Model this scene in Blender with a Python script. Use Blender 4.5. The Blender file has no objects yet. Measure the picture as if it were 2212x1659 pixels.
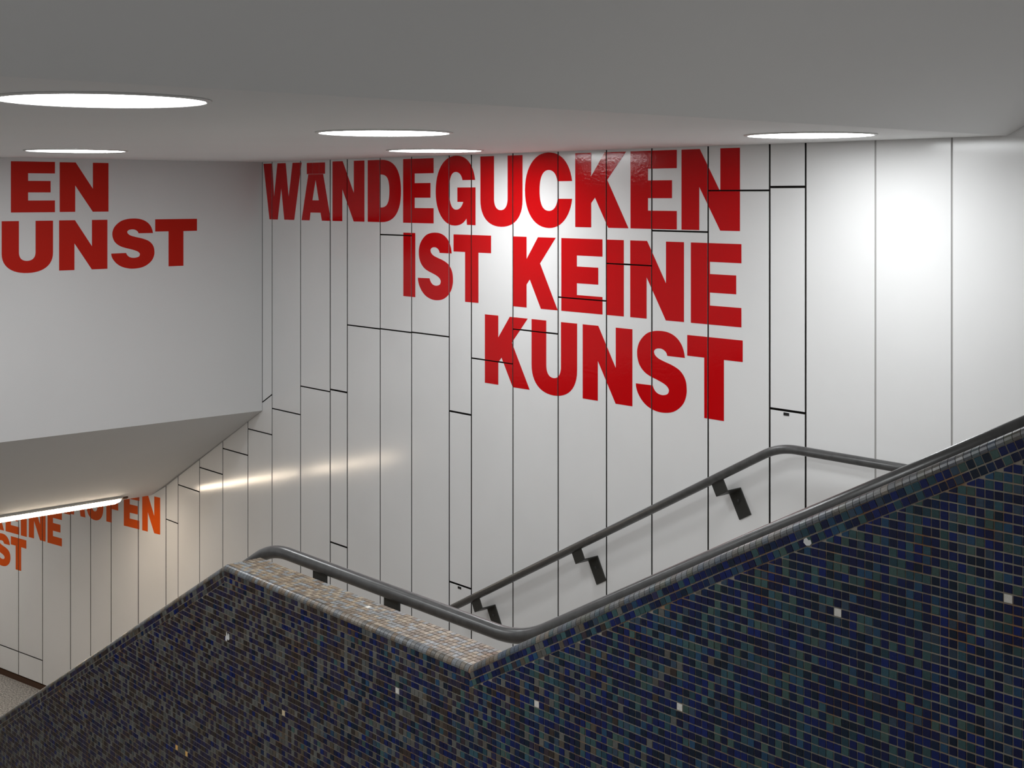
import bpy, bmesh, math, random
from mathutils import Vector, Matrix, noise

random.seed(7)
C = bpy.context.scene.collection
SC = bpy.context.scene

# ------------------------------------------------------------------ camera, world, exposure
# metres; X runs along the panelled wall, Y goes into it, Z = 0 is the lower floor
EYE = 4.44
cam_d = bpy.data.cameras.new('camera')
cam_d.sensor_fit = 'HORIZONTAL'; cam_d.sensor_width = 36.0
cam_d.lens = 47.16
cam_d.shift_y = -0.1839
cam_d.clip_start = 0.05; cam_d.clip_end = 200
cam = bpy.data.objects.new('camera', cam_d); C.objects.link(cam)
cam.location = (0, 0, EYE); cam.rotation_euler = (math.radians(90), 0, math.radians(48.4344))
SC.camera = cam

w = bpy.data.worlds.new('world'); SC.world = w; w.use_nodes = True
w.node_tree.nodes['Background'].inputs[0].default_value = (1.0, 1.0, 1.0, 1)
w.node_tree.nodes['Background'].inputs[1].default_value = 0.6
LAMP = 27.0            # ceiling discs
TUBE = 30.0           # fluorescent fitting
SC.view_settings.view_transform = 'Standard'
SC.view_settings.look = 'None'
SC.view_settings.gamma = 1.0
SC.view_settings.use_curve_mapping = False
SC.view_settings.exposure = -0.13

# ------------------------------------------------------------------ dimensions
D = 5.15              # face of the panelled wall
M = 2.65              # face of the mosaic parapet
MB = 2.82             # its back face
ZC = EYE + 0.245      # flat ceiling
XB = -8.561           # face of the bulkhead
YN = -1.5             # near side wall
XCR = -2.757          # crease where the ceiling starts to climb
LAND = EYE - 2.06
SEAM0 = -10.064       # where the panelled wall bends
BD = Vector((-0.98353, -0.18073, 0))   # direction of the bent wall

# ------------------------------------------------------------------ helpers
def lin(r, g, b):
    f = lambda c: ((c / 255.0) / 12.92 if c / 255.0 <= 0.04045 else ((c / 255.0 + 0.055) / 1.055) ** 2.4)
    return (f(r), f(g), f(b), 1.0)

def mat(name, col, rough=0.5, metal=0.0, spec=0.5, bump=None, colvar=None, attr=None, emit=None, roughvar=None):
    m = bpy.data.materials.new(name); m.use_nodes = True
    nt = m.node_tree; b = nt.nodes['Principled BSDF']
    b.inputs['Base Color'].default_value = col
    b.inputs['Roughness'].default_value = rough
    b.inputs['Metallic'].default_value = metal
    b.inputs['Specular IOR Level'].default_value = spec
    tc = nt.nodes.new('ShaderNodeTexCoord')
    geo = nt.nodes.new('ShaderNodeNewGeometry')
    if colvar:                                   # (scale, dark colour, low, high)
        n = nt.nodes.new('ShaderNodeTexNoise'); n.inputs['Scale'].default_value = colvar[0]
        n.inputs['Detail'].default_value = 6
        nt.links.new(geo.outputs['Position'], n.inputs['Vector'])
        r = nt.nodes.new('ShaderNodeValToRGB')
        r.color_ramp.elements[0].position = colvar[2]; r.color_ramp.elements[0].color = colvar[1]
        r.color_ramp.elements[1].position = colvar[3]; r.color_ramp.elements[1].color = col
        nt.links.new(n.outputs['Fac'], r.inputs['Fac'])
        nt.links.new(r.outputs['Color'], b.inputs['Base Color'])
    if attr:
        a = nt.nodes.new('ShaderNodeAttribute'); a.attribute_name = attr
        n = nt.nodes.new('ShaderNodeTexNoise'); n.inputs['Scale'].default_value = 160; n.inputs['Detail'].default_value = 3
        nt.links.new(geo.outputs['Position'], n.inputs['Vector'])
        mr = nt.nodes.new('ShaderNodeMapRange'); mr.inputs[3].default_value = 0.75; mr.inputs[4].default_value = 1.25
        nt.links.new(n.outputs['Fac'], mr.inputs[0])
        mx = nt.nodes.new('ShaderNodeVectorMath'); mx.operation = 'SCALE'
        nt.links.new(a.outputs['Color'], mx.inputs[0]); nt.links.new(mr.outputs[0], mx.inputs['Scale'])
        nt.links.new(mx.outputs[0], b.inputs['Base Color'])
    if roughvar:
        n = nt.nodes.new('ShaderNodeTexNoise'); n.inputs['Scale'].default_value = roughvar[0]; n.inputs['Detail'].default_value = 4
        nt.links.new(geo.outputs['Position'], n.inputs['Vector'])
        mr = nt.nodes.new('ShaderNodeMapRange'); mr.inputs[3].default_value = roughvar[1]; mr.inputs[4].default_value = roughvar[2]
        nt.links.new(n.outputs['Fac'], mr.inputs[0]); nt.links.new(mr.outputs[0], b.inputs['Roughness'])
    if bump:                                     # (scale, strength, distance)
        n = nt.nodes.new('ShaderNodeTexNoise'); n.inputs['Scale'].default_value = bump[0]; n.inputs['Detail'].default_value = 3
        nt.links.new(geo.outputs['Position'], n.inputs['Vector'])
        bp = nt.nodes.new('ShaderNodeBump'); bp.inputs['Strength'].default_value = bump[1]; bp.inputs['Distance'].default_value = bump[2]
        nt.links.new(n.outputs['Fac'], bp.inputs['Height']); nt.links.new(bp.outputs['Normal'], b.inputs['Normal'])
    if emit:
        b.inputs['Emission Color'].default_value = emit[0]; b.inputs['Emission Strength'].default_value = emit[1]
    return m

MAT = dict(
    enamel=mat('white_enamel', (0.84, 0.84, 0.84, 1), 0.14, colvar=(1.7, (0.80, 0.80, 0.80, 1), 0.25, 0.55), roughvar=(5, 0.11, 0.18)),
    gasket=mat('joint_gasket', (0.035, 0.030, 0.026, 1), 0.7, colvar=(4, (0.012, 0.010, 0.008, 1), 0.4, 0.6)),
    palejoint=mat('pale_joint', (0.42, 0.41, 0.40, 1), 0.6),
    void=mat('joint_shadow_gap', (0.02, 0.016, 0.012, 1), 0.9),
    plaster=mat('painted_plaster', (0.72, 0.72, 0.72, 1), 0.75, bump=(40, 0.05, 0.003), colvar=(0.8, (0.69, 0.69, 0.69, 1), 0.3, 0.6)),
    ceil=mat('ceiling_plaster', (0.85, 0.85, 0.85, 1), 0.7, bump=(30, 0.04, 0.003), colvar=(0.6, (0.82, 0.82, 0.82, 1), 0.3, 0.6)),
    red=mat('red_foil', (0.56, 0.0, 0.002, 1), 0.08, spec=0.28, bump=(70, 0.16, 0.003)),
    darkred=mat('brick_red_foil', (0.50, 0.008, 0.0, 1), 0.45, spec=0.2),
    orange=mat('red_foil_lit_orange', (0.76, 0.095, 0.001, 1), 0.35, spec=0.25),  # same red paint; its orange lit look is put into the colour
    rail=mat('grey_painted_steel', (0.08, 0.08, 0.08, 1), 0.28, colvar=(30, (0.06, 0.06, 0.06, 1), 0.35, 0.6)),
    bracket=mat('dark_bracket_steel', (0.03, 0.03, 0.027, 1), 0.45, bump=(120, 0.2, 0.002)),
    tile=mat('glass_mosaic', (0.05, 0.05, 0.1, 1), 0.22, spec=0.3, attr='tint', roughvar=(25, 0.12, 0.35)),
    stone=mat('ledge_mosaic', (0.3, 0.27, 0.22, 1), 0.3, attr='tint', roughvar=(30, 0.2, 0.45)),
    grout=mat('mosaic_grout', lin(146, 139, 127), 0.85, colvar=(9, lin(146, 106, 70), 0.30, 0.50), bump=(200, 0.3, 0.002)),
    floor=mat('terrazzo', lin(196, 192, 186), 0.5, colvar=(70, lin(120, 117, 112), 0.40, 0.60)),
    step=mat('stair_stone', lin(178, 175, 170), 0.6, colvar=(60, lin(140, 137, 132), 0.4, 0.6)),
    skirt=mat('brown_skirting', lin(70, 42, 22), 0.5),
    lampglass=mat('lamp_diffuser', (0.9, 0.9, 0.9, 1), 0.4, emit=((0.965, 0.99, 1.0, 1), LAMP)),
    ring=mat('lamp_trim', (0.7, 0.69, 0.67, 1), 0.4),
    tubeglass=mat('tube_diffuser', (0.9, 0.9, 0.9, 1), 0.4, emit=((1.0, 0.82, 0.62, 1), TUBE)),
    tubewhite=mat('white_tube_diffuser', (0.9, 0.9, 0.9, 1), 0.4, emit=((1.0, 0.95, 0.88, 1), 45.0)),
    housing=mat('lamp_housing', (0.55, 0.53, 0.5, 1), 0.4),
    chip=mat('white_paint', (0.75, 0.75, 0.74, 1), 0.5),
    latch=mat('black_latch', (0.012, 0.012, 0.012, 1), 0.4),
)

def mesh(name, verts, faces, m=None, smooth=False):
    me = bpy.data.meshes.new(name); me.from_pydata([tuple(v) for v in verts], [], faces)
    bm = bmesh.new(); bm.from_mesh(me); bmesh.ops.recalc_face_normals(bm, faces=bm.faces[:]); bm.to_mesh(me); bm.free()
    if m: me.materials.append(m)
    if smooth:
        for p in me.polygons: p.use_smooth = True
    me.update(); return me

def obj(name, me, parent=None, loc=None):
    o = bpy.data.objects.new(name, me); C.objects.link(o)
    if loc is not None: o.location = loc
    if parent: o.parent = parent
    return o

def tag(o, label=None, cat=None, group=None, kind=None):
    if label: o['label'] = label
    if cat: o['category'] = cat
    if group: o['group'] = group
    if kind: o['kind'] = kind
    return o

def empty(name, loc, label, cat, group=None):
    o = bpy.data.objects.new(name, None); C.objects.link(o); o.location = loc; o.empty_display_size = 0.1
    return tag(o, label, cat, group)

def box_data(x0, x1, y0, y1, z0, z1):
    v = [(x, y, z) for x in (x0, x1) for y in (y0, y1) for z in (z0, z1)]
    f = [(0, 1, 3, 2), (4, 6, 7, 5), (0, 4, 5, 1), (2, 3, 7, 6), (0, 2, 6, 4), (1, 5, 7, 3)]
    return v, f

def box(name, b, m, parent=None):
    v, f = box_data(*b); return obj(name, mesh(name, v, f, m), parent)

def prism_xz(name, poly, y0, y1, m, parent=None):
    """poly (x,z); y0, y1 numbers or functions of x"""
    g = lambda y, x: y(x) if callable(y) else y
    n = len(poly)
    v = [(x, g(y0, x), z) for x, z in poly] + [(x, g(y1, x), z) for x, z in poly]
    f = [tuple(range(n)), tuple(range(2 * n - 1, n - 1, -1))] + [(i, (i + 1) % n, n + (i + 1) % n, n + i) for i in range(n)]
    return obj(name, mesh(name, v, f, m), parent)

def inset(poly, d):
    """shrink a convex polygon given as (u,v)"""
    n = len(poly); area = sum(poly[i][0] * poly[(i + 1) % n][1] - poly[(i + 1) % n][0] * poly[i][1] for i in range(n))
    s = 1 if area > 0 else -1
    lines = []
    for i in range(n):
        a = Vector(poly[i]); b = Vector(poly[(i + 1) % n]); t = (b - a).normalized(); nn = Vector((-t.y, t.x)) * s
        lines.append((a + nn * d, t))
    out = []
    for i in range(n):
        p, t = lines[i - 1]; q, r = lines[i]
        den = t.x * r.y - t.y * r.x
        k = ((q - p).x * r.y - (q - p).y * r.x) / den
        out.append(tuple(p + t * k))
    return out

def tube_mesh(name, pts, r, m, fillet=0.0, seg=16, arc=10):
    P = [Vector(p) for p in pts]; path = [P[0]]
    for i in range(1, len(P) - 1):
        a = (P[i - 1] - P[i]).normalized(); b = (P[i + 1] - P[i]).normalized()
        A = P[i] + a * fillet; B = P[i] + b * fillet
        for k in range(arc + 1):
            t = k / arc; path.append(A * (1 - t) ** 2 + P[i] * 2 * t * (1 - t) + B * t * t)
    path.append(P[-1])
    V = []; Fc = []
    for i, p in enumerate(path):
        t = (path[min(i + 1, len(path) - 1)] - path[max(i - 1, 0)]).normalized()
        s = Vector((0, 1, 0)); s = (s - t * s.dot(t)).normalized(); u = t.cross(s)
        for k in range(seg):
            a = 2 * math.pi * k / seg; V.append(p + (s * math.cos(a) + u * math.sin(a)) * r)
    for i in range(len(path) - 1):
        for k in range(seg):
            Fc.append((i * seg + k, i * seg + (k + 1) % seg, (i + 1) * seg + (k + 1) % seg, (i + 1) * seg + k))
    Fc += [tuple(range(seg)), tuple(range((len(path) - 1) * seg, len(path) * seg))]
    return mesh(name, V, Fc, m, True)

# ------------------------------------------------------------------ shell
def bent_y(x):                      # face of the wall at a given X
    return D if x >= SEAM0 else D + (x - SEAM0) * BD.y / BD.x

# panelled wall backing
wall_back = prism_xz('wall_back', [(SEAM0, 0), (3.2, 0), (3.2, ZC + 3.4), (SEAM0, ZC + 3.4)], D + 0.026, D + 0.2, MAT['void'])
tag(wall_back, 'tall wall clad in white vertical panels beside the stairs', 'wall', kind='structure')
wall_bent = prism_xz('wall_left', [(SEAM0 - 5, 0), (SEAM0, 0), (SEAM0, EYE - 1.4), (SEAM0 - 5, EYE - 1.4)],
                     lambda x: bent_y(x) + 0.026, lambda x: bent_y(x) + 0.2, MAT['void'])
tag(wall_bent, 'white panelled wall of the lower passage turned towards the stairs', 'wall', kind='structure')

# ceilings
ceiling = box('ceiling', (XB - 0.02, XCR, YN, D - 0.004, ZC, ZC + 0.25), MAT['ceil'])
tag(ceiling, 'flat pale grey ceiling holding round recessed lights', 'ceiling', kind='structure')
SLC = 0.52
cs = prism_xz('ceiling', [(XCR, ZC), (3.2, ZC + SLC * (3.2 - XCR)), (3.2, ZC + SLC * (3.2 - XCR) + 0.25), (XCR, ZC + 0.25)], YN, D - 0.004, MAT['ceil'])
tag(cs, 'plain grey sloping ceiling climbing over the upper stairs', 'ceiling', kind='structure')

# bulkhead with its inclined soffit and the low ceiling behind it
zb = EYE - 1.573; zs = EYE - 2.47
sof = lambda x: zb + (x - XB) * (zb - zs) / (XB + 10.25)
bulk = prism_xz('wall_bulkhead', [(XB, ZC + 0.25), (XB, zb), (SEAM0, sof(SEAM0)), (-10.25, zs), (-15, zs), (-15, ZC + 0.25), (SEAM0, ZC + 0.25)],
                YN, lambda x: bent_y(x) - 0.003, MAT['plaster'])
tag(bulk, 'plain grey bulkhead hanging over the lower stairs with a sloping underside', 'wall', kind='structure')

# near side wall, far end wall, floors
tag(box('wall_near', (-15, 3.2, YN - 0.2, YN, 0, ZC + 3.4), MAT['plaster']), 'plain painted wall along the near stairs', 'wall', kind='structure')
tag(box('wall_far', (-15.2, -15, YN, D, 0, zs), MAT['plaster']), 'plain end wall of the lower passage', 'wall', kind='structure')
tag(box('floor', (-15, 3.2, YN, D + 0.02, -0.2, 0), MAT['floor']), 'speckled grey terrazzo floor of the lower passage', 'floor', kind='structure')

# stairs behind the parapet (landing, fourteen steps) and the flight on the near side
def flight(name, label, x_top, z_top, n, rise, run, y0, y1, x_land):
    st = box(name, (x_top, x_land, y0, y1, z_top - 0.3, z_top), MAT['step'])
    tag(st, label, 'stairs', kind='structure')
    for i in range(n - 1):
        z = z_top - rise * (i + 1); x1 = x_top - run * i
        box('step', (x1 - run, x1, y0, y1, max(0.001, z - 0.4), z), MAT['step'], st)
    return st
flight('stairs', 'stone stair flight between the parapet and the panelled wall', -3.75, LAND, 14, LAND / 14, 0.315, MB + 0.002, D - 0.004, 3.2)
flight('stairs', 'stone stair flight on the near side of the parapet', -0.2, EYE - 1.68, 16, (EYE - 1.68) / 16, 0.33, YN + 0.002, M - 0.004, 3.2)

# ------------------------------------------------------------------ wall panels
def panel(parent, poly, m, frame, gap=0.004, depth=0.025, ch=0.0012, side='gasket'):
    """poly in wall coordinates (u,z); frame(u,z,out) -> world"""
    p = inset(poly, gap); q = inset(p, ch); n = len(p)
    c = Vector((sum(a for a, b in p) / n, min(b for a, b in p)))
    org = Vector(frame(c.x, c.y, 0))
    V = [Vector(frame(u, z, 0)) - org for u, z in q] + [Vector(frame(u, z, -ch)) - org for u, z in p] + [Vector(frame(u, z, -depth)) - org for u, z in p]
    Fc = [tuple(range(n))] + [(i, (i + 1) % n, n + (i + 1) % n, n + i) for i in range(n)] + \
         [(n + i, n + (i + 1) % n, 2 * n + (i + 1) % n, 2 * n + i) for i in range(n)] + [tuple(range(3 * n - 1, 2 * n - 1, -1))]
    me = mesh('wall_panel', V, Fc, m); me.materials.append(MAT[side])
    for pl in me.polygons:
        if n < pl.index < 2 * n + 2: pl.material_index = 1
    return obj('wall_panel', me, parent, org)

fb = lambda u, z, o: (u, D - o, z)
def fbent(u, z, o):                 # u measured leftwards from the bend
    n = Vector((-BD.y, BD.x, 0))
    n = Vector((0.18073, -0.98353, 0))
    p = Vector((SEAM0, D, 0)) + BD * u + n * o
    return (p.x, p.y, z)

SEAMS = [-10.064, -9.857, -9.504, -9.142, -8.768, -8.43, -8.052, -7.681, -7.476, -7.102, -6.765, -6.387, -6.175, -5.8, -5.421,
         -5.045, -4.717, -4.34, -3.962, -3.754, -3.38, -3.007, -2.632, -2.257, -1.882, -1.507, -1.132, -0.757]
JOINTS = {0: [-2.639], 1: [-2.325], 2: [-2.132], 3: [-1.932], 5: [-1.542], 6: [-1.34], 7: [-1.323, -2.365], 8: [-0.868],
          9: [-0.253, -0.866], 10: [-0.863], 11: [-1.315, -2.357], 12: [-0.973], 13: [-0.771], 14: [-0.565], 15: [-0.363],
          16: [-0.181], 17: [0.025], 18: [0.041, -1.011]}
GAPS = {-10.064: .007, -7.476: .006, -7.681: .005, -6.387: .0065, -6.175: .0065, -3.962: .008, -3.754: .0085}
def stair_z(x):
    return LAND if x > -3.75 else max(0.0, LAND - LAND / 14 * math.ceil((-3.75 - x) / 0.315 + 0.001))
latches = []
for i in range(len(SEAMS) - 1):
    a, b = SEAMS[i], SEAMS[i + 1]
    bot = stair_z(a) + 0.01
    top = ZC + 0.03 if b < XCR else ZC + SLC * (b - XCR) + 0.05
    if i == 4:                       # the column under the bulkhead corner
        zj = EYE - 1.734; xc = XB - 0.004
        panel(wall_back, [(a, bot), (b, bot), (b, zj), (a, zj)], MAT['enamel'], fb)
        panel(wall_back, [(a, zj), (b, zj), (b, EYE - 1.441), (xc, EYE - 1.513), (a, EYE - 1.513)], MAT['enamel'], fb)
        panel(wall_back, [(xc, EYE - 1.513), (b, EYE - 1.441), (b, top), (xc, top)], MAT['enamel'], fb)
        continue
    if b < XB: top = EYE - 1.35
    zs_ = [top] + sorted([EYE + j for j in JOINTS.get(i, [])], reverse=True) + [bot]
    for k in range(len(zs_) - 1):
        pz1, pz0 = zs_[k], zs_[k + 1]
        g = 0.0042 if i not in (7, 11, 18) else 0.0055
        p = panel(wall_back, [(a, pz0), (b, pz0), (b, pz1), (a, pz1)], MAT['enamel'], fb, g, side='gasket' if i < 19 else 'palejoint')
        if i in (11, 18) and k == 2:
            v, f = box_data(-0.016, 0.016, -0.0015, 0.002, -0.007, 0.007)
            l = obj('latch', mesh('latch', v, f, MAT['latch']), p); l.location = (-0.005, 0, pz1 - pz0 - 0.022)
            v, f = box_data(-0.006, 0.004, -0.003, 0.0, -0.003, 0.003)
            l['label'] = 'small black latch slot'

for x_ in SEAMS[20:26]:
    box('joint_strip', (x_ - 0.0045, x_ + 0.0045, D + 0.003, D + 0.02, LAND + 0.01, ZC + 0.6), MAT['palejoint'], wall_back)

BS = [0.0, 0.367, 0.742, 1.035, 1.333, 1.76, 2.144, 2.52, 2.9, 3.3, 3.7]
for i in range(len(BS) - 1):
    cuts = [zs + 0.35 if i == 0 else zs + 0.02]
    if i == 4: pass
    if i >= 5: cuts.append(EYE - 4.17)
    cuts.append(0.055)
    if i == 5: cuts.insert(1, EYE - 2.853)
    for k in range(len(cuts) - 1):
        panel(wall_bent, [(BS[i + 1], cuts[k + 1]), (BS[i], cuts[k + 1]), (BS[i], cuts[k]), (BS[i + 1], cuts[k])], MAT['enamel'], fbent, 0.0045)
bb = prism_xz('baseboard_left', [(SEAM0 - 4.2, 0), (SEAM0 - 0.02, 0), (SEAM0 - 0.02, 0.05), (SEAM0 - 4.2, 0.05)],
              lambda x: bent_y(x) + 0.0, lambda x: bent_y(x) + 0.024, MAT['skirt'])
tag(bb, 'thin dark brown skirting strip at the foot of the lower panels', 'baseboard', kind='structure')

# ------------------------------------------------------------------ lettering
def bez(p0, p1, p2, p3, n=12):
    out = []
    for k in range(1, n + 1):
        t = k / n; s = 1 - t
        out.append((s**3 * p0[0] + 3*s*s*t*p1[0] + 3*s*t*t*p2[0] + t**3*p3[0], s**3 * p0[1] + 3*s*s*t*p1[1] + 3*s*t*t*p2[1] + t**3*p3[1]))
    return out
def path(*a):
    """points, or ('c', c1, c2, p) curves"""
    out = []
    for q in a:
        if q[0] == 'c': out += bez(out[-1], q[1], q[2], q[3])
        else: out.append(q)
    return out
def smooth(pts, corners, n=4):
    """Catmull-Rom through pts, sharp at the listed indices"""
    N = len(pts); out = []
    for i in range(N):
        p1, p2 = Vector(pts[i]), Vector(pts[(i + 1) % N])
        p0 = Vector(pts[i - 1]) if i not in corners else p1 * 2 - p2
        p3 = Vector(pts[(i + 2) % N]) if (i + 1) % N not in corners else p2 * 2 - p1
        if i in corners and (i + 1) % N in corners: out.append(tuple(p1)); continue
        for k in range(n):
            t = k / n
            out.append(tuple(0.5 * ((2 * p1) + (p2 - p0) * t + (2*p0 - 5*p1 + 4*p2 - p3) * t*t + (3*p1 - p0 - 3*p2 + p3) * t**3)))
    return out
S_PTS = [(0.966, 0.703), (0.949, 0.771), (0.909, 0.848), (0.841, 0.915), (0.743, 0.966), (0.618, 0.995), (0.48, 1.0), (0.353, 0.988), (0.238, 0.958), (0.141, 0.901), (0.069, 0.83), (0.033, 0.752), (0.027, 0.689), (0.037, 0.627), (0.069, 0.559), (0.128, 0.5), (0.212, 0.452), (0.321, 0.418), (0.429, 0.393), (0.543, 0.363), (0.618, 0.332), (0.656, 0.297), (0.658, 0.268), (0.637, 0.239), (0.593, 0.222), (0.53, 0.214), (0.455, 0.221), (0.397, 0.246), (0.359, 0.282), (0.338, 0.316), (0.0, 0.312), (0.008, 0.263), (0.043, 0.195), (0.115, 0.119), (0.212, 0.058), (0.327, 0.02), (0.455, 0.0), (0.593, 0.002), (0.718, 0.022), (0.823, 0.063), (0.915, 0.126), (0.97, 0.195), (0.998, 0.274), (1.0, 0.335), (0.988, 0.409), (0.951, 0.475), (0.89, 0.53), (0.817, 0.566), (0.705, 0.6), (0.568, 0.629), (0.455, 0.658), (0.391, 0.692), (0.368, 0.725), (0.372, 0.749), (0.404, 0.772), (0.455, 0.782), (0.518, 0.781), (0.574, 0.763), (0.612, 0.735), (0.628, 0.703)]
GLYPH = {
    'I': [[(0, 0), (0, 1), (1, 1), (1, 0)]],
    'E': [[(0, 0), (0, 1), (1, 1), (1, .77), (.385, .77), (.385, .62), (.90, .62), (.90, .393), (.385, .393), (.385, .233), (1, .233), (1, 0)]],
    'F': [[(0, 0), (0, 1), (1, 1), (1, .77), (.42, .77), (.42, .60), (.93, .60), (.93, .375), (.42, .375), (.42, 0)]],
    'N': [[(0, 0), (0, 1), (.322, 1), (.675, .468), (.675, 1), (1, 1), (1, 0), (.672, 0), (.312, .535), (.312, 0)]],
    'K': [[(0, 0), (0, 1), (.307, 1), (.307, .685), (.565, 1), (.957, 1), (.61, .633), (1, 0), (.63, 0), (.38, .40), (.307, .325), (.307, 0)]],
    'T': [[(0, 1), (1, 1), (1, .742), (.67, .742), (.67, 0), (.315, 0), (.315, .742), (0, .742)]],
    'W': [[(0, 1), (.237, 1), (.286, .40), (.375, 1), (.592, 1), (.67, .40), (.77, 1), (1, 1), (.812, 0), (.556, 0), (.477, .56), (.385, 0), (.164, 0)]],
    'A': [[(0, 0), (.235, 1), (.74, 1), (1, 0), (.70, 0), (.655, .17), (.31, .17), (.28, 0)], [(.375, .435), (.595, .435), (.485, .88)]],
    'D': [path((0, 0), (0, 1), (.42, 1), ('c', (.82, 1), (1, .82), (1, .5)), ('c', (1, .18), (.82, 0), (.42, 0))),
          path((.366, .235), (.366, .765), (.40, .765), ('c', (.58, .765), (.66, .70), (.66, .5)), ('c', (.66, .30), (.58, .235), (.40, .235)))],
    'U': [path((0, 1), (0, .38), ('c', (0, .13), (.2, 0), (.5, 0)), ('c', (.8, 0), (1, .13), (1, .38)), (1, 1), (.655, 1), (.655, .40),
               ('c', (.655, .29), (.59, .234), (.49, .234)), ('c', (.39, .234), (.33, .29), (.33, .40)), (.33, 1))],
    'C': [path((1, .618), ('c', (.95, .86), (.78, 1), (.5, 1)), ('c', (.2, 1), (0, .8), (0, .5)), ('c', (0, .2), (.2, 0), (.52, 0)),
               ('c', (.78, 0), (.96, .16), (1, .388)), (.70, .388), ('c', (.69, .29), (.62, .227), (.52, .227)), ('c', (.38, .227), (.317, .32), (.317, .5)),
               ('c', (.317, .68), (.39, .768), (.51, .768)), ('c', (.61, .768), (.68, .71), (.695, .618)))],
    'G': [path((.99, .65), ('c', (.94, .88), (.78, 1), (.52, 1)), ('c', (.2, 1), (0, .8), (0, .48)), ('c', (0, .2), (.2, 0), (.48, 0)),
               ('c', (.62, 0), (.72, .04), (.78, .107)), (.79, .016), (1, .012), (1, .545), (.553, .545), (.553, .34), (.70, .34),
               ('c', (.66, .26), (.60, .228), (.52, .228)), ('c', (.40, .228), (.345, .34), (.345, .5)), ('c', (.345, .68), (.40, .768), (.51, .768)),
               ('c', (.60, .768), (.66, .72), (.68, .65)))],
    'S': [smooth(S_PTS, {0, 29, 30, 59})],
}
OVER = {'S': (.016, .016), 'C': (.024, .024), 'G': (.024, .024), 'U': (0, .024)}

def letter_mesh(loops, wdt, hgt):
    cu = bpy.data.curves.new('letter', 'CURVE'); cu.dimensions = '2D'; cu.fill_mode = 'BOTH'; cu.extrude = 0.0004
    for lp in loops:
        s = cu.splines.new('POLY'); s.points.add(len(lp) - 1); s.use_cyclic_u = True
        for k, (x, y) in enumerate(lp): s.points[k].co = (x * wdt, y * hgt, 0, 1)
    o = bpy.data.objects.new('letter_tmp', cu); C.objects.link(o)
    dg = bpy.context.evaluated_depsgraph_get(); dg.update()
    me = bpy.data.meshes.new_from_object(o.evaluated_get(dg))
    bpy.data.objects.remove(o); bpy.data.curves.remove(cu)
    return me

def cut(me, vcuts, hcuts):
    """vcuts (u, half gap); hcuts (u0, u1, v, half gap): the foil is slit along the panel joints"""
    bm = bmesh.new(); bm.from_mesh(me)
    def bis(co, no): bmesh.ops.bisect_plane(bm, geom=bm.verts[:] + bm.edges[:] + bm.faces[:], plane_co=co, plane_no=no)
    for u, g in vcuts:
        bis((u - g, 0, 0), (1, 0, 0)); bis((u + g, 0, 0), (1, 0, 0))
    for u0, u1, v, g in hcuts:
        bis((0, v - g, 0), (0, 1, 0)); bis((0, v + g, 0), (0, 1, 0))
    dead = []
    for f in bm.faces:
        c = f.calc_center_median()
        if any(abs(c.x - u) < g for u, g in vcuts) or any(u0 < c.x < u1 and abs(c.y - v) < g for u0, u1, v, g in hcuts): dead.append(f)
    bmesh.ops.delete(bm, geom=dead, context='FACES')
    bmesh.ops.triangulate(bm, faces=[f for f in bm.faces if len(f.verts) > 4])
    bm.to_mesh(me); bm.free()

def letter(parent, ch, u0, u1, z0, z1, origin, udir, m, seams=(), joints=(), loops=None, col='red'):
    lo, hi = (0, 0) if loops else (OVER.get(ch, (0, 0))[1], OVER.get(ch, (0, 0))[0])
    h = z1 - z0; zz0 = z0 - lo * h; zz1 = z1 + hi * h
    me = letter_mesh(loops or GLYPH[ch], u1 - u0, zz1 - zz0)
    vc = [(s - u0, g) for s, g in seams if u0 - .01 < s < u1 + .01]
    hc = [(a - u0, b - u0, z - zz0, g) for a, b, z, g in joints if a < u1 and b > u0 and zz0 < z < zz1]
    if vc or hc: cut(me, vc, hc)
    me.materials.append(m)
    n = udir.cross(Vector((0, 0, 1)))
    pos = origin + udir * u0 + n * 0.0006; pos.z = zz0
    o = obj('letter', me, parent)
    loc = Matrix(((udir.x, 0, n.x, pos.x), (udir.y, 0, n.y, pos.y), (0, 1, 0, pos.z), (0, 0, 0, 1)))
    o.matrix_local = Matrix.Translation(-parent.location) @ loc
    o['label'] = '%s letter %s' % (col, 'Ä' if ch in 'aeiou' else ch)
    return o

SW = [(s, 0.0037) for s in SEAMS]
SJ = [(SEAMS[i], SEAMS[i + 1], EYE + j, 0.0035) for i, js in JOINTS.items() for j in js]
slog = empty('wall_lettering', (-6.35, D, EYE - 1.107), 'large red slogan WÄNDEGUCKEN IST KEINE KUNST in three lines on the white panelled wall', 'lettering')
XA = Vector((1, 0, 0)); OB = Vector((0, D, 0))
R1 = (EYE - 0.172, EYE + 0.233); R2 = (EYE - 0.639, EYE - 0.235); R3 = (EYE - 1.107, EYE - 0.702)
for rr, items in ((R1, [('W', -8.547, -8.036), ('N', -7.65, -7.276), ('D', -7.239, -6.875), ('E', -6.852, -6.539), ('G', -6.518, -6.135), ('U', -6.09, -5.716),
                        ('C', -5.695, -5.308), ('K', -5.283, -4.882), ('E', -4.867, -4.545), ('N', -4.513, -4.139)]),
                  (R2, [('I', -6.85, -6.725), ('S', -6.698, -6.349), ('T', -6.343, -5.993), ('K', -5.796, -5.423), ('E', -5.394, -5.074), ('I', -5.041, -4.916),
                        ('N', -4.869, -4.497), ('E', -4.451, -4.13)]),
                  (R3, [('K', -6.049, -5.655), ('U', -5.639, -5.269), ('N', -5.225, -4.854), ('S', -4.829, -4.479), ('T', -4.475, -4.122)])):
    for ch, a, b in items: letter(slog, ch, a, b, rr[0], rr[1], OB, XA, MAT['red'], SW, SJ)
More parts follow.
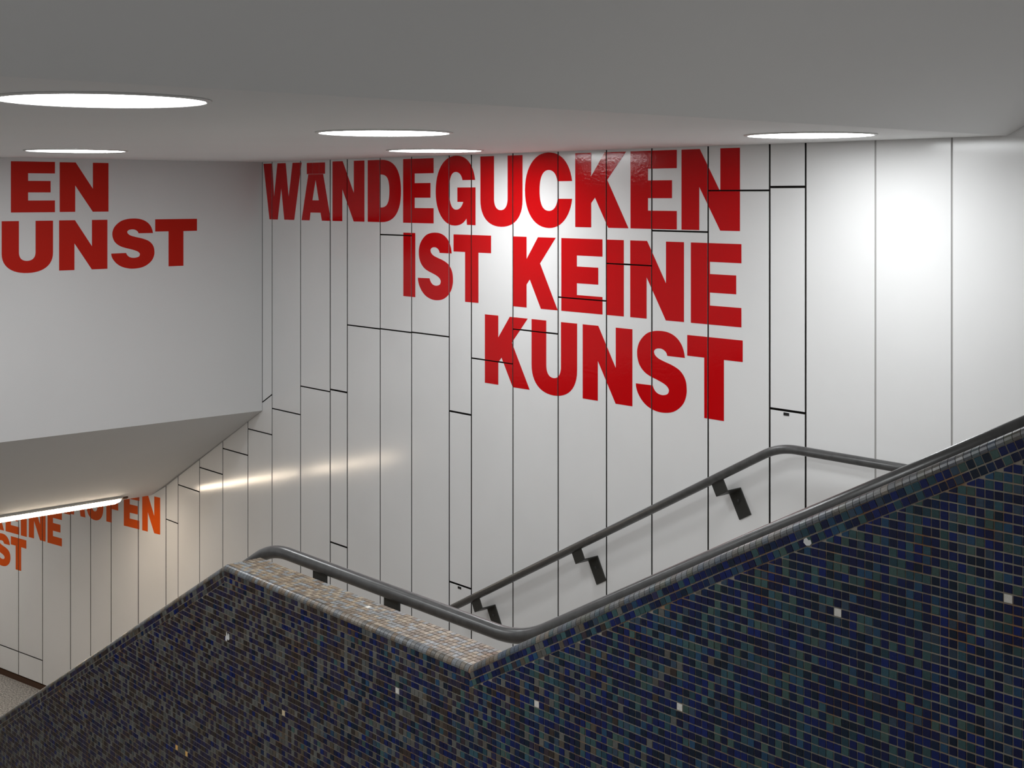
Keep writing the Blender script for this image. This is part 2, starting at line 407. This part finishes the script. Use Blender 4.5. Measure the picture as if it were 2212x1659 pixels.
# the umlaut A: a short A with two square dots and the strip between them
hA = 0.793; ux = [(v + 8.036) / 0.366 for v in (-7.969, -7.899, -7.897, -7.814, -7.812, -7.742)]
letter(slog, 'a', -8.036, -7.67, R1[0], R1[1], OB, XA, MAT['red'], SW, SJ,
       loops=[[(x, y * hA) for x, y in lp] for lp in GLYPH['A']] + [[(ux[k], hA + .004), (ux[k], .99), (ux[k + 1], .99), (ux[k + 1], hA + .004)] for k in (0, 2, 4)])

s2 = empty('wall_lettering', (XB, 3.9, EYE - 0.5), 'two lines of dark red letters, EN above UNST, on the grey bulkhead', 'lettering')
YA = Vector((0, 1, 0)); OX = Vector((XB, 0, 0))
for ch, a, b, z0, z1 in (('E', 3.30, 3.59, -.108, .221), ('N', 3.622, 3.96, -.107, .220), ('U', 3.241, 3.577, -.492, -.163), ('N', 3.618, 3.952, -.492, -.162),
                         ('S', 3.979, 4.294, -.492, -.161), ('T', 4.30, 4.619, -.491, -.163)):
    letter(s2, ch, a, b, EYE + z0, EYE + z1, OX, YA, MAT['darkred'], col='dark red')

s3 = empty('wall_lettering', (SEAM0 - 1.2, D - 0.2, EYE - 3.4), 'three lines of red letters, coloured orange as lit, on the lower passage wall below the tube lamp', 'lettering')
OBent = Vector((SEAM0, D, 0)); UB = -BD
SBent = [(-s, 0.0042) for s in BS]
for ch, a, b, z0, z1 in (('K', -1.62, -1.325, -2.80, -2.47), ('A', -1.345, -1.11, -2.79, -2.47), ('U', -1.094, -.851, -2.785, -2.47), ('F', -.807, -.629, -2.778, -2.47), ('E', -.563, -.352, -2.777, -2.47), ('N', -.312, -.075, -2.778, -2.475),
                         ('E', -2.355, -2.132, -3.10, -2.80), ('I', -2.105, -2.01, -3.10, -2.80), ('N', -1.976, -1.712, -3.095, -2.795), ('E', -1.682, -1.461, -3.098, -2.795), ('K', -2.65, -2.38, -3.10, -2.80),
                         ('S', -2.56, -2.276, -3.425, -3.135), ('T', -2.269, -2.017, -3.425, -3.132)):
    letter(s3, ch, a, b, EYE + z0, EYE + z1, OBent, UB, MAT['orange'], SBent, [(-2.144, -1.76, EYE - 2.853, 0.0035)], col='lit-orange red')

# ------------------------------------------------------------------ mosaic parapet
P = 0.0212; TW = 0.0187; TH = 0.0176; RB = 0.02
TOP = [(-8.45, EYE - 1.453 - 0.545 * 3.75), (-4.70, EYE - 1.453), (-3.193, EYE - 1.453), (-2.2, EYE - 1.453 + 0.536 * 0.993 + 0.010), (-0.2, EYE - 1.453 + 0.536 * 2.993 - 0.006)]
NS = len(TOP) - 1
def offset_line(d):
    """the top profile moved by d along its normals, mitred"""
    nrm = []
    for i in range(NS):
        t = (Vector(TOP[i + 1]) - Vector(TOP[i])).normalized(); nrm.append(Vector((-t.y, t.x)))
    out = [Vector(TOP[0]) + nrm[0] * d]
    for i in range(1, NS):
        m = (nrm[i - 1] + nrm[i]).normalized(); out.append(Vector(TOP[i]) + m * (d / m.dot(nrm[i])))
    out.append(Vector(TOP[NS]) + nrm[-1] * d); return out
G = 0.0018
sec = [(MB, -G)] + [(M + RB - (RB - G) * math.sin(a), -RB + (RB - G) * math.cos(a)) for a in [math.pi / 2 * k / 6 for k in range(7)]]
rows = [[Vector((p.x, y, p.y)) for p in offset_line(d)] for y, d in sec]
bot_f = [Vector((p.x, M + G, 0.0)) for p in offset_line(0)]; bot_b = [Vector((p.x, MB, 0.0)) for p in offset_line(0)]
rows = [bot_b] + rows + [bot_f]
V = [v for r in rows for v in r]; Fc = []; nr = len(rows)
for i in range(nr):
    j = (i + 1) % nr
    q = NS + 1
    for k in range(NS): Fc.append((i * q + k, i * q + k + 1, j * q + k + 1, j * q + k))
Fc += [tuple(i * q for i in range(nr)), tuple(i * q + NS for i in range(nr - 1, -1, -1))]
parapet = obj('wall_parapet', mesh('wall_parapet', V, Fc, MAT['grout']))
tag(parapet, 'low parapet wall covered in dark blue and grey mosaic', 'wall', kind='structure')

NAVY = [lin(*c) for c in ((0, 20, 82), (0, 17, 70), (0, 14, 54), (2, 26, 90), (6, 14, 62), (0, 28, 64), (0, 24, 46))]
TEAL = [lin(*c) for c in ((44, 78, 90), (34, 66, 78), (52, 82, 84), (30, 66, 96), (60, 84, 80), (48, 66, 84))]
GREY = [lin(*c) for c in ((90, 91, 88), (84, 82, 78), (96, 96, 92), (80, 85, 86), (84, 76, 66))]
PLUM = [lin(*c) for c in ((46, 40, 60), (40, 36, 62), (52, 42, 48), (36, 36, 70), (58, 48, 44), (50, 42, 38))]
CREAM = lin(225, 222, 214)
def tint(x, z):
    a = min(1.0, max(0.0, (-x - 2.2) / 2.2))                # blue turns to plum and slate leftwards, partly warm light and haze painted in
    n = noise.noise(Vector((x * 14, z * 22, 3.1))) * 0.5 + 0.5
    r = random.random()
    light = 0.34 + (n - 0.5) * 0.55
    if r < light: c = random.choice(GREY) if random.random() < a else random.choice(TEAL)
    else: c = random.choice(PLUM) if random.random() < a * 0.9 else random.choice(NAVY)
    k = random.uniform(0.8, 1.2); return (c[0] * k, c[1] * k, c[2] * k, 1)

# outline of the plain field, below the slanted borders
nl = [(Vector(TOP[i + 1]) - Vector(TOP[i])).normalized() for i in range(NS)]
nn = [Vector((-t.y, t.x)) for t in nl]
face = offset_line(-RB)
BW = 2 * P
def clip(poly, p, n):                 # keep the side where (q-p).n <= 0
    out = []
    for i in range(len(poly)):
        a, b = poly[i - 1], poly[i]; da, db = (a - p).dot(n), (b - p).dot(n)
        if (da <= 0) != (db <= 0): out.append(a + (b - a) * (da / (da - db)))
        if db <= 0: out.append(b)
    return out
def area(poly): return abs(sum(poly[i - 1].x * poly[i].y - poly[i].x * poly[i - 1].y for i in range(len(poly)))) / 2
def zbot(x): return max(0.02, EYE - 1.72 + 0.53 * min(0, x) - 0.35)

tiles = []                            # (poly, full?, angle, centre)
x = face[2].x - P * 240
xs = [face[2].x + P * k for k in range(-245, 142)]
ztop = face[1].y
for gx in xs:
    # the field climbs under the right-hand slope, so rows are counted from the ledge both ways
    cxm = gx + P / 2
    lim = ztop
    zi = 0 if cxm < face[1].x else 1 if cxm < face[2].x else 2 if cxm < face[3].x else 3
    if zi > 1: lim = face[zi].y + (cxm + P - face[zi].x) * nl[zi].y / nl[zi].x
    r0 = -int((lim - ztop) / P) - 2
    r = r0
    while True:
        z1 = ztop - r * P - 0.0016; z0 = z1 - TH; r += 1
        if z1 < zbot(gx): break
        u0 = gx + (P - TW) / 2 + random.uniform(-.0004, .0004); u1 = u0 + TW + random.uniform(-.0005, .0005)
        poly = [Vector((u0, z0)), Vector((u1, z0)), Vector((u1, z1)), Vector((u0, z1))]
        full = True
        if zi > 1:
            pp = clip(poly, face[zi] - nn[zi] * (BW + .001), nn[zi])
        elif zi == 0:
            pp = clip(poly, face[1] - nn[0] * (BW + .001), nn[0])
        else: pp = clip(poly, Vector((0, ztop)), Vector((0, 1)))
        if len(pp) < 3 or area(pp) < 0.12 * TW * TH: continue
        full = area(pp) > 0.985 * area(poly)
        tiles.append((poly if full else pp, full, 0.0, Vector((cxm, (z0 + z1) / 2))))
# two slanted border rows under each sloping edge
for si in (0, 2, 3):
    s0, s1 = face[si], face[si + 1]
    L = (s1 - s0).length; t = nl[si]; n = nn[si]; ang = math.atan2(t.y, t.x); PS = L / round(L / P)
    for row in range(2):
        k = -2 if si < 3 else 0; edge = face[1] if si == 0 else face[si]
        while k * PS < L - PS / 2:
            c = (s1 - t * (k * PS + PS / 2) if si == 0 else s0 + t * (k * PS + PS / 2)) - n * (P * (row + 0.5))
            hw = TW / 2; hh = TH / 2
            q = [c - t * hw - n * hh, c + t * hw - n * hh, c + t * hw + n * hh, c - t * hw + n * hh]
            pp = clip(q, edge + Vector((-.001 if si == 0 else .001, 0)), Vector((1 if si == 0 else -1, 0))); k += 1
            if len(pp) < 3 or area(pp) < 0.1 * TW * TH: continue
            full = area(pp) > 0.99 * area(q)
            tiles.append((q if full else pp, full, ang, c))

# pale odd tiles
SPECIAL = [(-1.415, -0.852, 0), (-1.844, -0.98, 0), (-2.323, -1.336, 0), (-2.879, -1.484, 0), (-3.559, -1.642, 0), (-4.249, -1.912, 1), (-5.091, -2.281, 2), (-5.011, -2.279, 2)]
cols = [tint(t[3].x, t[3].y) for t in tiles]
for sx, sz, kind in SPECIAL:
    b = min(range(len(tiles)), key=lambda i: (tiles[i][3].x - sx) ** 2 + (tiles[i][3].y - EYE - sz) ** 2)
    cols[b] = (CREAM, lin(220, 200, 165), lin(235, 185, 110))[kind]

# the 300 nearest full tiles inside the picture are objects of their own
FW = Vector((-math.cos(math.radians(41.5656)), math.sin(math.radians(41.5656)))); RT = Vector((FW.y, -FW.x))
def seen(c, y=M):
    p = Vector((c.x, y)); d = p.dot(FW); u = 1106 + 2897.7 * p.dot(RT) / d; v = 422.7 - 2897.7 * (c.y - EYE) / d
    return d, (8 < u < 2204 and 8 < v < 1650)
order = sorted([i for i in range(len(tiles)) if tiles[i][1] and seen(tiles[i][3])[1]], key=lambda i: seen(tiles[i][3])[0])
single = set(order[:300])

def colour(me, c):
    a = me.color_attributes.new('tint', 'FLOAT_COLOR', 'POINT')
    for d in a.data: d.color = c
def tile_mesh(c):
    hw, hh = TW / 2, TH / 2; e = 0.0009
    v = [(-hw + e, 0, -hh + e), (hw - e, 0, -hh + e), (hw - e, 0, hh - e), (-hw + e, 0, hh - e), (-hw, e, -hh), (hw, e, -hh), (hw, e, hh), (-hw, e, hh),
         (-hw, G + .001, -hh), (hw, G + .001, -hh), (hw, G + .001, hh), (-hw, G + .001, hh)]
    f = [(0, 1, 2, 3)] + [(i, (i + 1) % 4, 4 + (i + 1) % 4, 4 + i) for i in range(4)] + [(4 + i, 4 + (i + 1) % 4, 8 + (i + 1) % 4, 8 + i) for i in range(4)]
    me = mesh('mosaic_tile', v, f, MAT['tile']); colour(me, c); return me
variants = {}
def variant(c, maker, key):
    k = (key,) + tuple(round(math.log(max(v, 1e-4)) * 3) for v in c[:3])
    if k not in variants: variants[k] = maker(c)
    return variants[k]
for i in order[:300]:
    poly, full, ang, c = tiles[i]
    o = obj('mosaic_tile', variant(cols[i], tile_mesh, 't'), parapet, (c.x, M + random.uniform(-.0004, .0004), c.y))
    o.rotation_euler = (random.uniform(-.02, .02), -ang, random.uniform(-.02, .02))

def stuff(name, polys, mat_, plane_y=True):
    """polys: (front points, back points, colour)"""
    V = []; Fc = []; Cc = []
    for fr, bk, c in polys:
        b = len(V); n = len(fr); V += fr + bk; Cc += [c] * (2 * n)
        Fc.append(tuple(b + k for k in range(n)))
        Fc += [(b + k, b + n + k, b + n + (k + 1) % n, b + (k + 1) % n) for k in range(n)]
    me = bpy.data.meshes.new(name); me.from_pydata([tuple(v) for v in V], [], Fc); me.materials.append(mat_)
    a = me.color_attributes.new('tint', 'FLOAT_COLOR', 'POINT')
    a.data.foreach_set('color', [q for c in Cc for q in c])
    me.update(); o = obj(name, me, parapet); o['kind'] = 'stuff'; return o
rest = []
for i, (poly, full, ang, c) in enumerate(tiles):
    if i in single: continue
    tx, tz, dy = random.uniform(-.02, .02), random.uniform(-.02, .02), random.uniform(-.0004, .0004)
    fr = [Vector((p.x, M + dy + tx * (p.x - c.x) + tz * (p.y - c.y), p.y)) for p in poly]
    bk = [Vector((p.x, M + G + .001, p.y)) for p in poly]
    rest.append((fr, bk, cols[i]))
stuff('mosaic_tiles', rest, MAT['tile'])

# rounded edge tiles along the top
SLATE = [lin(*c) for c in ((98, 98, 97), (84, 87, 90), (110, 102, 92), (100, 86, 70), (80, 76, 70), (104, 108, 112))]
def edge_data(c):
    hl = TW / 2 + .0005; v = []; n = 5
    for k in range(n + 1):
        a = math.pi / 2 * k / n
        for s in (-hl, hl): v.append(Vector((s, RB - RB * math.sin(a), -RB + RB * math.cos(a))))
    for k in range(n + 1):
        a = math.pi / 2 * k / n
        for s in (-hl, hl): v.append(Vector((s, RB - (RB - .004) * math.sin(a), -RB + (RB - .004) * math.cos(a))))
    f = [(2 * k, 2 * k + 1, 2 * k + 3, 2 * k + 2) for k in range(n)]
    q = 2 * (n + 1)
    f += [(2 * k, 2 * k + 2, q + 2 * k + 2, q + 2 * k) for k in range(n)] + [(2 * k + 1, q + 2 * k + 1, q + 2 * k + 3, 2 * k + 3) for k in range(n)]
    f += [(0, q, q + 1, 1), (2 * n, 2 * n + 1, q + 2 * n + 1, q + 2 * n)]
    return v, f
def edge_mesh(c):
    v, f = edge_data(c); me = mesh('edge_tile', v, f, MAT['stone'])
    for p in me.polygons: p.use_smooth = False
    colour(me, c); return me
EV, EF = edge_data(None)
leftover = []
for si in range(NS):
    a, b = Vector(TOP[si]), Vector(TOP[si + 1]); t = nl[si]; L = (b - a).length; ang = math.atan2(t.y, t.x); PS = L / round(L / P)
    k = 0
    while k * PS < L - PS / 2:
        s = k * PS + PS / 2
        c = b - t * s if si == 0 else a + t * s
        col = random.choice(SLATE)
        if (si == 2 and k > 6) or si == 3: q = random.choice(TEAL + SLATE[:2]); col = tuple((q[j] + col[j]) / 2 for j in range(3)) + (1,)
        d, vis = seen(c)
        if si > 0 and vis:
            o = obj('edge_tile', variant(col, edge_mesh, 'e'), parapet, (c.x, M, c.y)); o.rotation_euler = (0, -ang, 0)
        else: leftover.append((c, ang, col))
        k += 1
V = []; Fc = []; Cc = []
for c, ang, col in leftover:
    b = len(V); R_ = Matrix.Rotation(-ang, 3, 'Y')
    V += [R_ @ v + Vector((c.x, M, c.y)) for v in EV]; Fc += [tuple(b + k for k in f) for f in EF]; Cc += [col] * len(EV)
me = bpy.data.meshes.new('edge_tiles'); me.from_pydata([tuple(v) for v in V], [], Fc); me.materials.append(MAT['stone'])
bm = bmesh.new(); bm.from_mesh(me); bmesh.ops.recalc_face_normals(bm, faces=bm.faces[:]); bm.to_mesh(me); bm.free()
at = me.color_attributes.new('tint', 'FLOAT_COLOR', 'POINT'); at.data.foreach_set('color', [q for c in Cc for q in c])
obj('edge_tiles', me, parapet)['kind'] = 'stuff'

# flat tiles on top of the parapet
SAND = [lin(*c) for c in ((150, 136, 116), (124, 112, 98), (128, 130, 130), (156, 144, 126), (112, 100, 86), (136, 140, 142), (134, 118, 98))]
tops = []; nrow = int((MB - M - RB) / P)
for si in range(NS):
    a, b = Vector(TOP[si]), Vector(TOP[si + 1]); t = nl[si]; n = nn[si]; L = (b - a).length
    for k in range(int(L / P)):
        c0 = a + t * (k * P + P / 2)
        for r in range(nrow):
            y = M + RB + P * (r + 0.5); hw, hh = TW / 2, TH / 2
            q1, q2 = random.uniform(-.03, .03), random.uniform(-.03, .03)
            fr = []; bk = []
            for sx, sy in ((-1, -1), (1, -1), (1, 1), (-1, 1)):
                p = c0 + t * sx * hw; up = n * (sx * hw * q1 + sy * hh * q2)
                fr.append(Vector((p.x + up.x, y + sy * hh, p.y + up.y))); bk.append(Vector((p.x - n.x * .004, y + sy * hh, p.y - n.y * .004)))
            col = random.choice(SAND)
            if si == 1 and abs(c0.x + 3.89) < P / 2 and r == 4: col = CREAM
            tops.append((fr, bk, col))
stuff('ledge_tiles', tops, MAT['stone'])

# chipped paint on the mosaic
def splash(cx_, cz_, pts, label):
    n = len(pts); c = Vector((cx_, M - 0.0012, EYE + cz_))
    v = [Vector((x_, 0, z_)) for x_, z_ in pts] + [Vector((x_, 0.0013, z_)) for x_, z_ in pts]
    f = [tuple(range(n))] + [(i, (i + 1) % n, n + (i + 1) % n, n + i) for i in range(n)]
    o = obj('paint_splash', mesh('paint_splash', v, f, MAT['chip']), None, c); tag(o, label, 'paint splash'); return o
splash(-4.665, -1.727, [(-.016, -.016), (-.006, -.018), (-.002, -.006), (.004, -.012), (.014, -.006), (.012, .012), (.006, .016), (.004, .002), (-.002, .010), (-.008, .020), (-.010, .004), (-.015, .0)],
       'white paint splash on the mosaic below the stone ledge')
splash(-1.925, -0.825, [(-.012, -.004), (-.004, -.010), (.006, -.008), (.011, -.002), (.008, .006), (.002, .004), (-.004, .009), (-.011, .004)],
       'white chipped spot on the tile border under the sloping handrail')

# ------------------------------------------------------------------ handrails
def zbracket(parent, x, z, ang, y_rail, y_wall, leg=0.078, foot=0.135, wid=0.082, th=0.006, m=None):
    """bent flat bar: down from the tube, across to the wall, down the wall"""
    t = Vector((math.cos(ang), 0, math.sin(ang))); d = Vector((math.sin(ang), 0, -math.cos(ang)))
    prof = [(y_rail, 0.012), (y_rail, leg), (y_wall - th / 2, leg), (y_wall - th / 2, leg + foot)]
    V = []; Fc = []
    base = Vector((x, 0, z))
    sec_ = []
    for i, (y, q) in enumerate(prof):
        a = Vector(prof[i]) - Vector(prof[i - 1]) if i else Vector(prof[1]) - Vector(prof[0])
        b = Vector(prof[i + 1]) - Vector(prof[i]) if i < 3 else a
        na = Vector((-a.y, a.x)).normalized(); nb = Vector((-b.y, b.x)).normalized(); nm = (na + nb).normalized(); k = th / 2 / nm.dot(na)
        sec_.append((Vector((y, q)) + nm * k, Vector((y, q)) - nm * k))
    for p, q in sec_:
        for s in (-1, 1):
            for w_ in (p, q): V.append(base + t * (s * wid / 2) + d * w_.y + Vector((0, w_.x, 0)) - Vector((x, y_wall, z)))
    for i in range(3):
        b = i * 4
        Fc += [(b, b + 1, b + 5, b + 4), (b + 2, b + 6, b + 7, b + 3), (b, b + 4, b + 6, b + 2), (b + 1, b + 3, b + 7, b + 5)]
    Fc += [(0, 2, 3, 1), (12, 13, 15, 14)]
    me = mesh('bracket', V, Fc, m or MAT['bracket'])
    o = obj('bracket', me, parent); o.location = Vector((x, y_wall, z)) - parent.location
    bv = o.modifiers.new('bevel', 'BEVEL'); bv.width = 0.0025; bv.segments = 2
    # hexagon bolt head on the foot
    bc = d * (leg + 0.05); n = 8
    V = [bc + Vector((0, -th - s, 0)) + (t * math.cos(2 * math.pi * k / n) + d * math.sin(2 * math.pi * k / n)) * 0.007 for s in (0.0, 0.004) for k in range(n)]
    Fc = [tuple(range(n, 2 * n))] + [(k, (k + 1) % n, n + (k + 1) % n, n + k) for k in range(n)]
    obj('bolt', mesh('bolt', V, Fc, MAT['rail']), o)
    return o

ANG = math.atan(0.54)
rail_b = empty('handrail', (-6.0, 5.05, EYE - 2.34), 'thin grey handrail on angled brackets fixed to the white panelled wall', 'handrail')
pts = [(-6.27, 5.05, EYE - 1.165 - 0.54 * 2.44), (-3.83, 5.05, EYE - 1.165), (-0.9, 5.05, EYE - 1.165)]
tb = obj('tube', tube_mesh('tube', [Vector(p) - rail_b.location for p in pts], 0.021, MAT['rail'], 0.10), rail_b)
for x_ in (-4.205, -5.18, -6.025):
    zbracket(rail_b, x_, EYE - 1.165 + 0.54 * (x_ + 3.83), ANG, 5.05, D)
for x_ in (-2.95, -1.9):
    zbracket(rail_b, x_, EYE - 1.165, 0.0, 5.05, D)

rail_f = empty('handrail', (-4.0, 2.97, EYE - 1.472), 'thick grey handrail following the mosaic parapet in the foreground', 'handrail')
Z1 = EYE - 1.473
pts = [(-8.2, 2.97, Z1 - 0.56 * 3.34), (-4.86, 2.97, Z1), (-3.297, 2.97, Z1), (-2.3, 2.97, Z1 + 0.529 * 0.997 + 0.010), (-0.3, 2.97, Z1 + 0.529 * 2.997 + 0.002)]
obj('tube', tube_mesh('tube', [Vector(p) - rail_f.location for p in pts], 0.026, MAT['rail'], 0.13, 24, 12), rail_f)
def fbracket(x, z):
    v, f = box_data(-.045, .045, -0.005, 0.005, -0.07, -0.01); o = obj('bracket', mesh('bracket', v, f, MAT['bracket']), rail_f); o.location = Vector((x, 2.97, z)) - rail_f.location
    v, f = box_data(-.045, .045, MB - 2.97 + .002, -0.005, -0.076, -0.068); obj('arm', mesh('arm', v, f, MAT['bracket']), o)
for x_ in (-4.5, -4.02): fbracket(x_, Z1)
for x_ in (-5.6, -6.6, -7.6): fbracket(x_, Z1 - 0.56 * (-4.86 - x_))
for x_ in (-2.6, -1.7, -0.8): fbracket(x_, Z1 + 0.54 * (x_ + 3.29) - 0.01)

# ------------------------------------------------------------------ lamps
def disc_lamp(x, y, r, label):
    t = empty('ceiling_light', (x, y, ZC), label, 'ceiling light', 'round recessed lights in the flat ceiling')
    n = 64
    V = [(r * math.cos(2 * math.pi * k / n), r * math.sin(2 * math.pi * k / n), z) for z in (-0.001, -0.0035) for k in range(n)]
    Fc = [tuple(range(n, 2 * n))] + [(k, (k + 1) % n, n + (k + 1) % n, n + k) for k in range(n)]
    obj('diffuser', mesh('diffuser', V, Fc, MAT['lampglass']), t)
    prof = [(r + .001, -.0005), (r + .001, -.0045), (r + .004, -.006), (r + .014, -.0045), (r + .017, -.0005)]
    V = [(q * math.cos(2 * math.pi * k / n), q * math.sin(2 * math.pi * k / n), z) for q, z in prof for k in range(n)]
    m_ = len(prof)
    Fc = [(i * n + k, i * n + (k + 1) % n, ((i + 1) % m_) * n + (k + 1) % n, ((i + 1) % m_) * n + k) for i in range(m_) for k in range(n)]
    obj('trim_ring', mesh('trim_ring', V, Fc, MAT['ring'], True), t)
disc_lamp(-3.246, 1.487, 0.255, 'largest round ceiling light, nearest the camera at upper left')
disc_lamp(-4.21, 3.073, 0.25, 'round ceiling light in the middle of the row, above the first slogan letters')
disc_lamp(-5.678, 4.482, 0.247, 'round ceiling light close to the wall above the letters EGU')
disc_lamp(-3.235, 4.469, 0.247, 'round ceiling light close to the wall at right, past the slogan')
disc_lamp(-6.997, 3.051, 0.255, 'farthest round ceiling light, right above the letters EN on the bulkhead')

for x_, y_, l_ in ((-6.0, 1.49, 'round ceiling light added out of the picture beyond the largest one'), (-4.2, -0.1, 'round ceiling light added out of the picture above the near stairs'),
                   (-7.0, -0.1, 'round ceiling light added out of the picture by the near wall and the bulkhead')):
    disc_lamp(x_, y_, 0.25, l_)  # unseen lights carrying on the grid, added for more even light

# fluorescent fitting on the lower end of the soffit
sd = Vector((XB + 10.25, 0, zb - zs)).normalized(); sn = Vector((sd.z, 0, -sd.x))      # along the soffit upwards, and out of it
tl = empty('tube_lamp', (-10.21, 4.3, sof(-10.21)), 'long lit tube lamp under the sloping bulkhead edge', 'lamp')
def bar(name, pr, y0, y1, m, slant=0.0, tl=tl):
    n = len(pr)
    V = [sd * a + sn * b + Vector((0, y0, 0)) for a, b in pr] + [sd * a + sn * b + Vector((0, y1 + slant * a, 0)) for a, b in pr]
    Fc = [tuple(range(n)), tuple(range(2 * n - 1, n - 1, -1))] + [(i, (i + 1) % n, n + (i + 1) % n, n + i) for i in range(n)]
    return obj(name, mesh(name, V, Fc, m), tl)
def fitting(tl):
    bar('housing', [(-.032, .001), (-.032, .018), (.07, .018), (.07, .001)], -.47, .50, MAT['housing'], .2, tl)
    bar('diffuser', [(-.018, .018), (-.014, .030), (.0, .036), (.042, .036), (.056, .030), (.062, .018)], -.455, .47, MAT['tubeglass'], .5, tl)
    bar('trim_strip', [(-.034, .016), (-.034, .03), (-.029, .03), (-.029, .016)], -.47, .49, MAT['housing'], 0.0, tl)
    bar('end_clip', [(.02, .001), (.02, .014), (.045, .014), (.045, .001)], .53, .57, MAT['skirt'], 0.0, tl)
fitting(tl)
fitting(empty('tube_lamp', (-10.21, 3.2, sof(-10.21)), 'tube lamp next in line with the lit one, out of the picture', 'lamp'))

# second fitting further along the low ceiling, out of the picture
t2 = empty('tube_lamp', (-12.6, 3.2, zs), 'tube lamp on the low ceiling of the passage, out of the picture', 'lamp')
v, f = box_data(-.06, .06, -.6, .6, -.03, -.001); obj('housing', mesh('housing', v, f, MAT['housing']), t2)
v, f = box_data(-.045, .045, -.58, .58, -.06, -.03); obj('diffuser', mesh('diffuser', v, f, MAT['tubewhite']), t2)
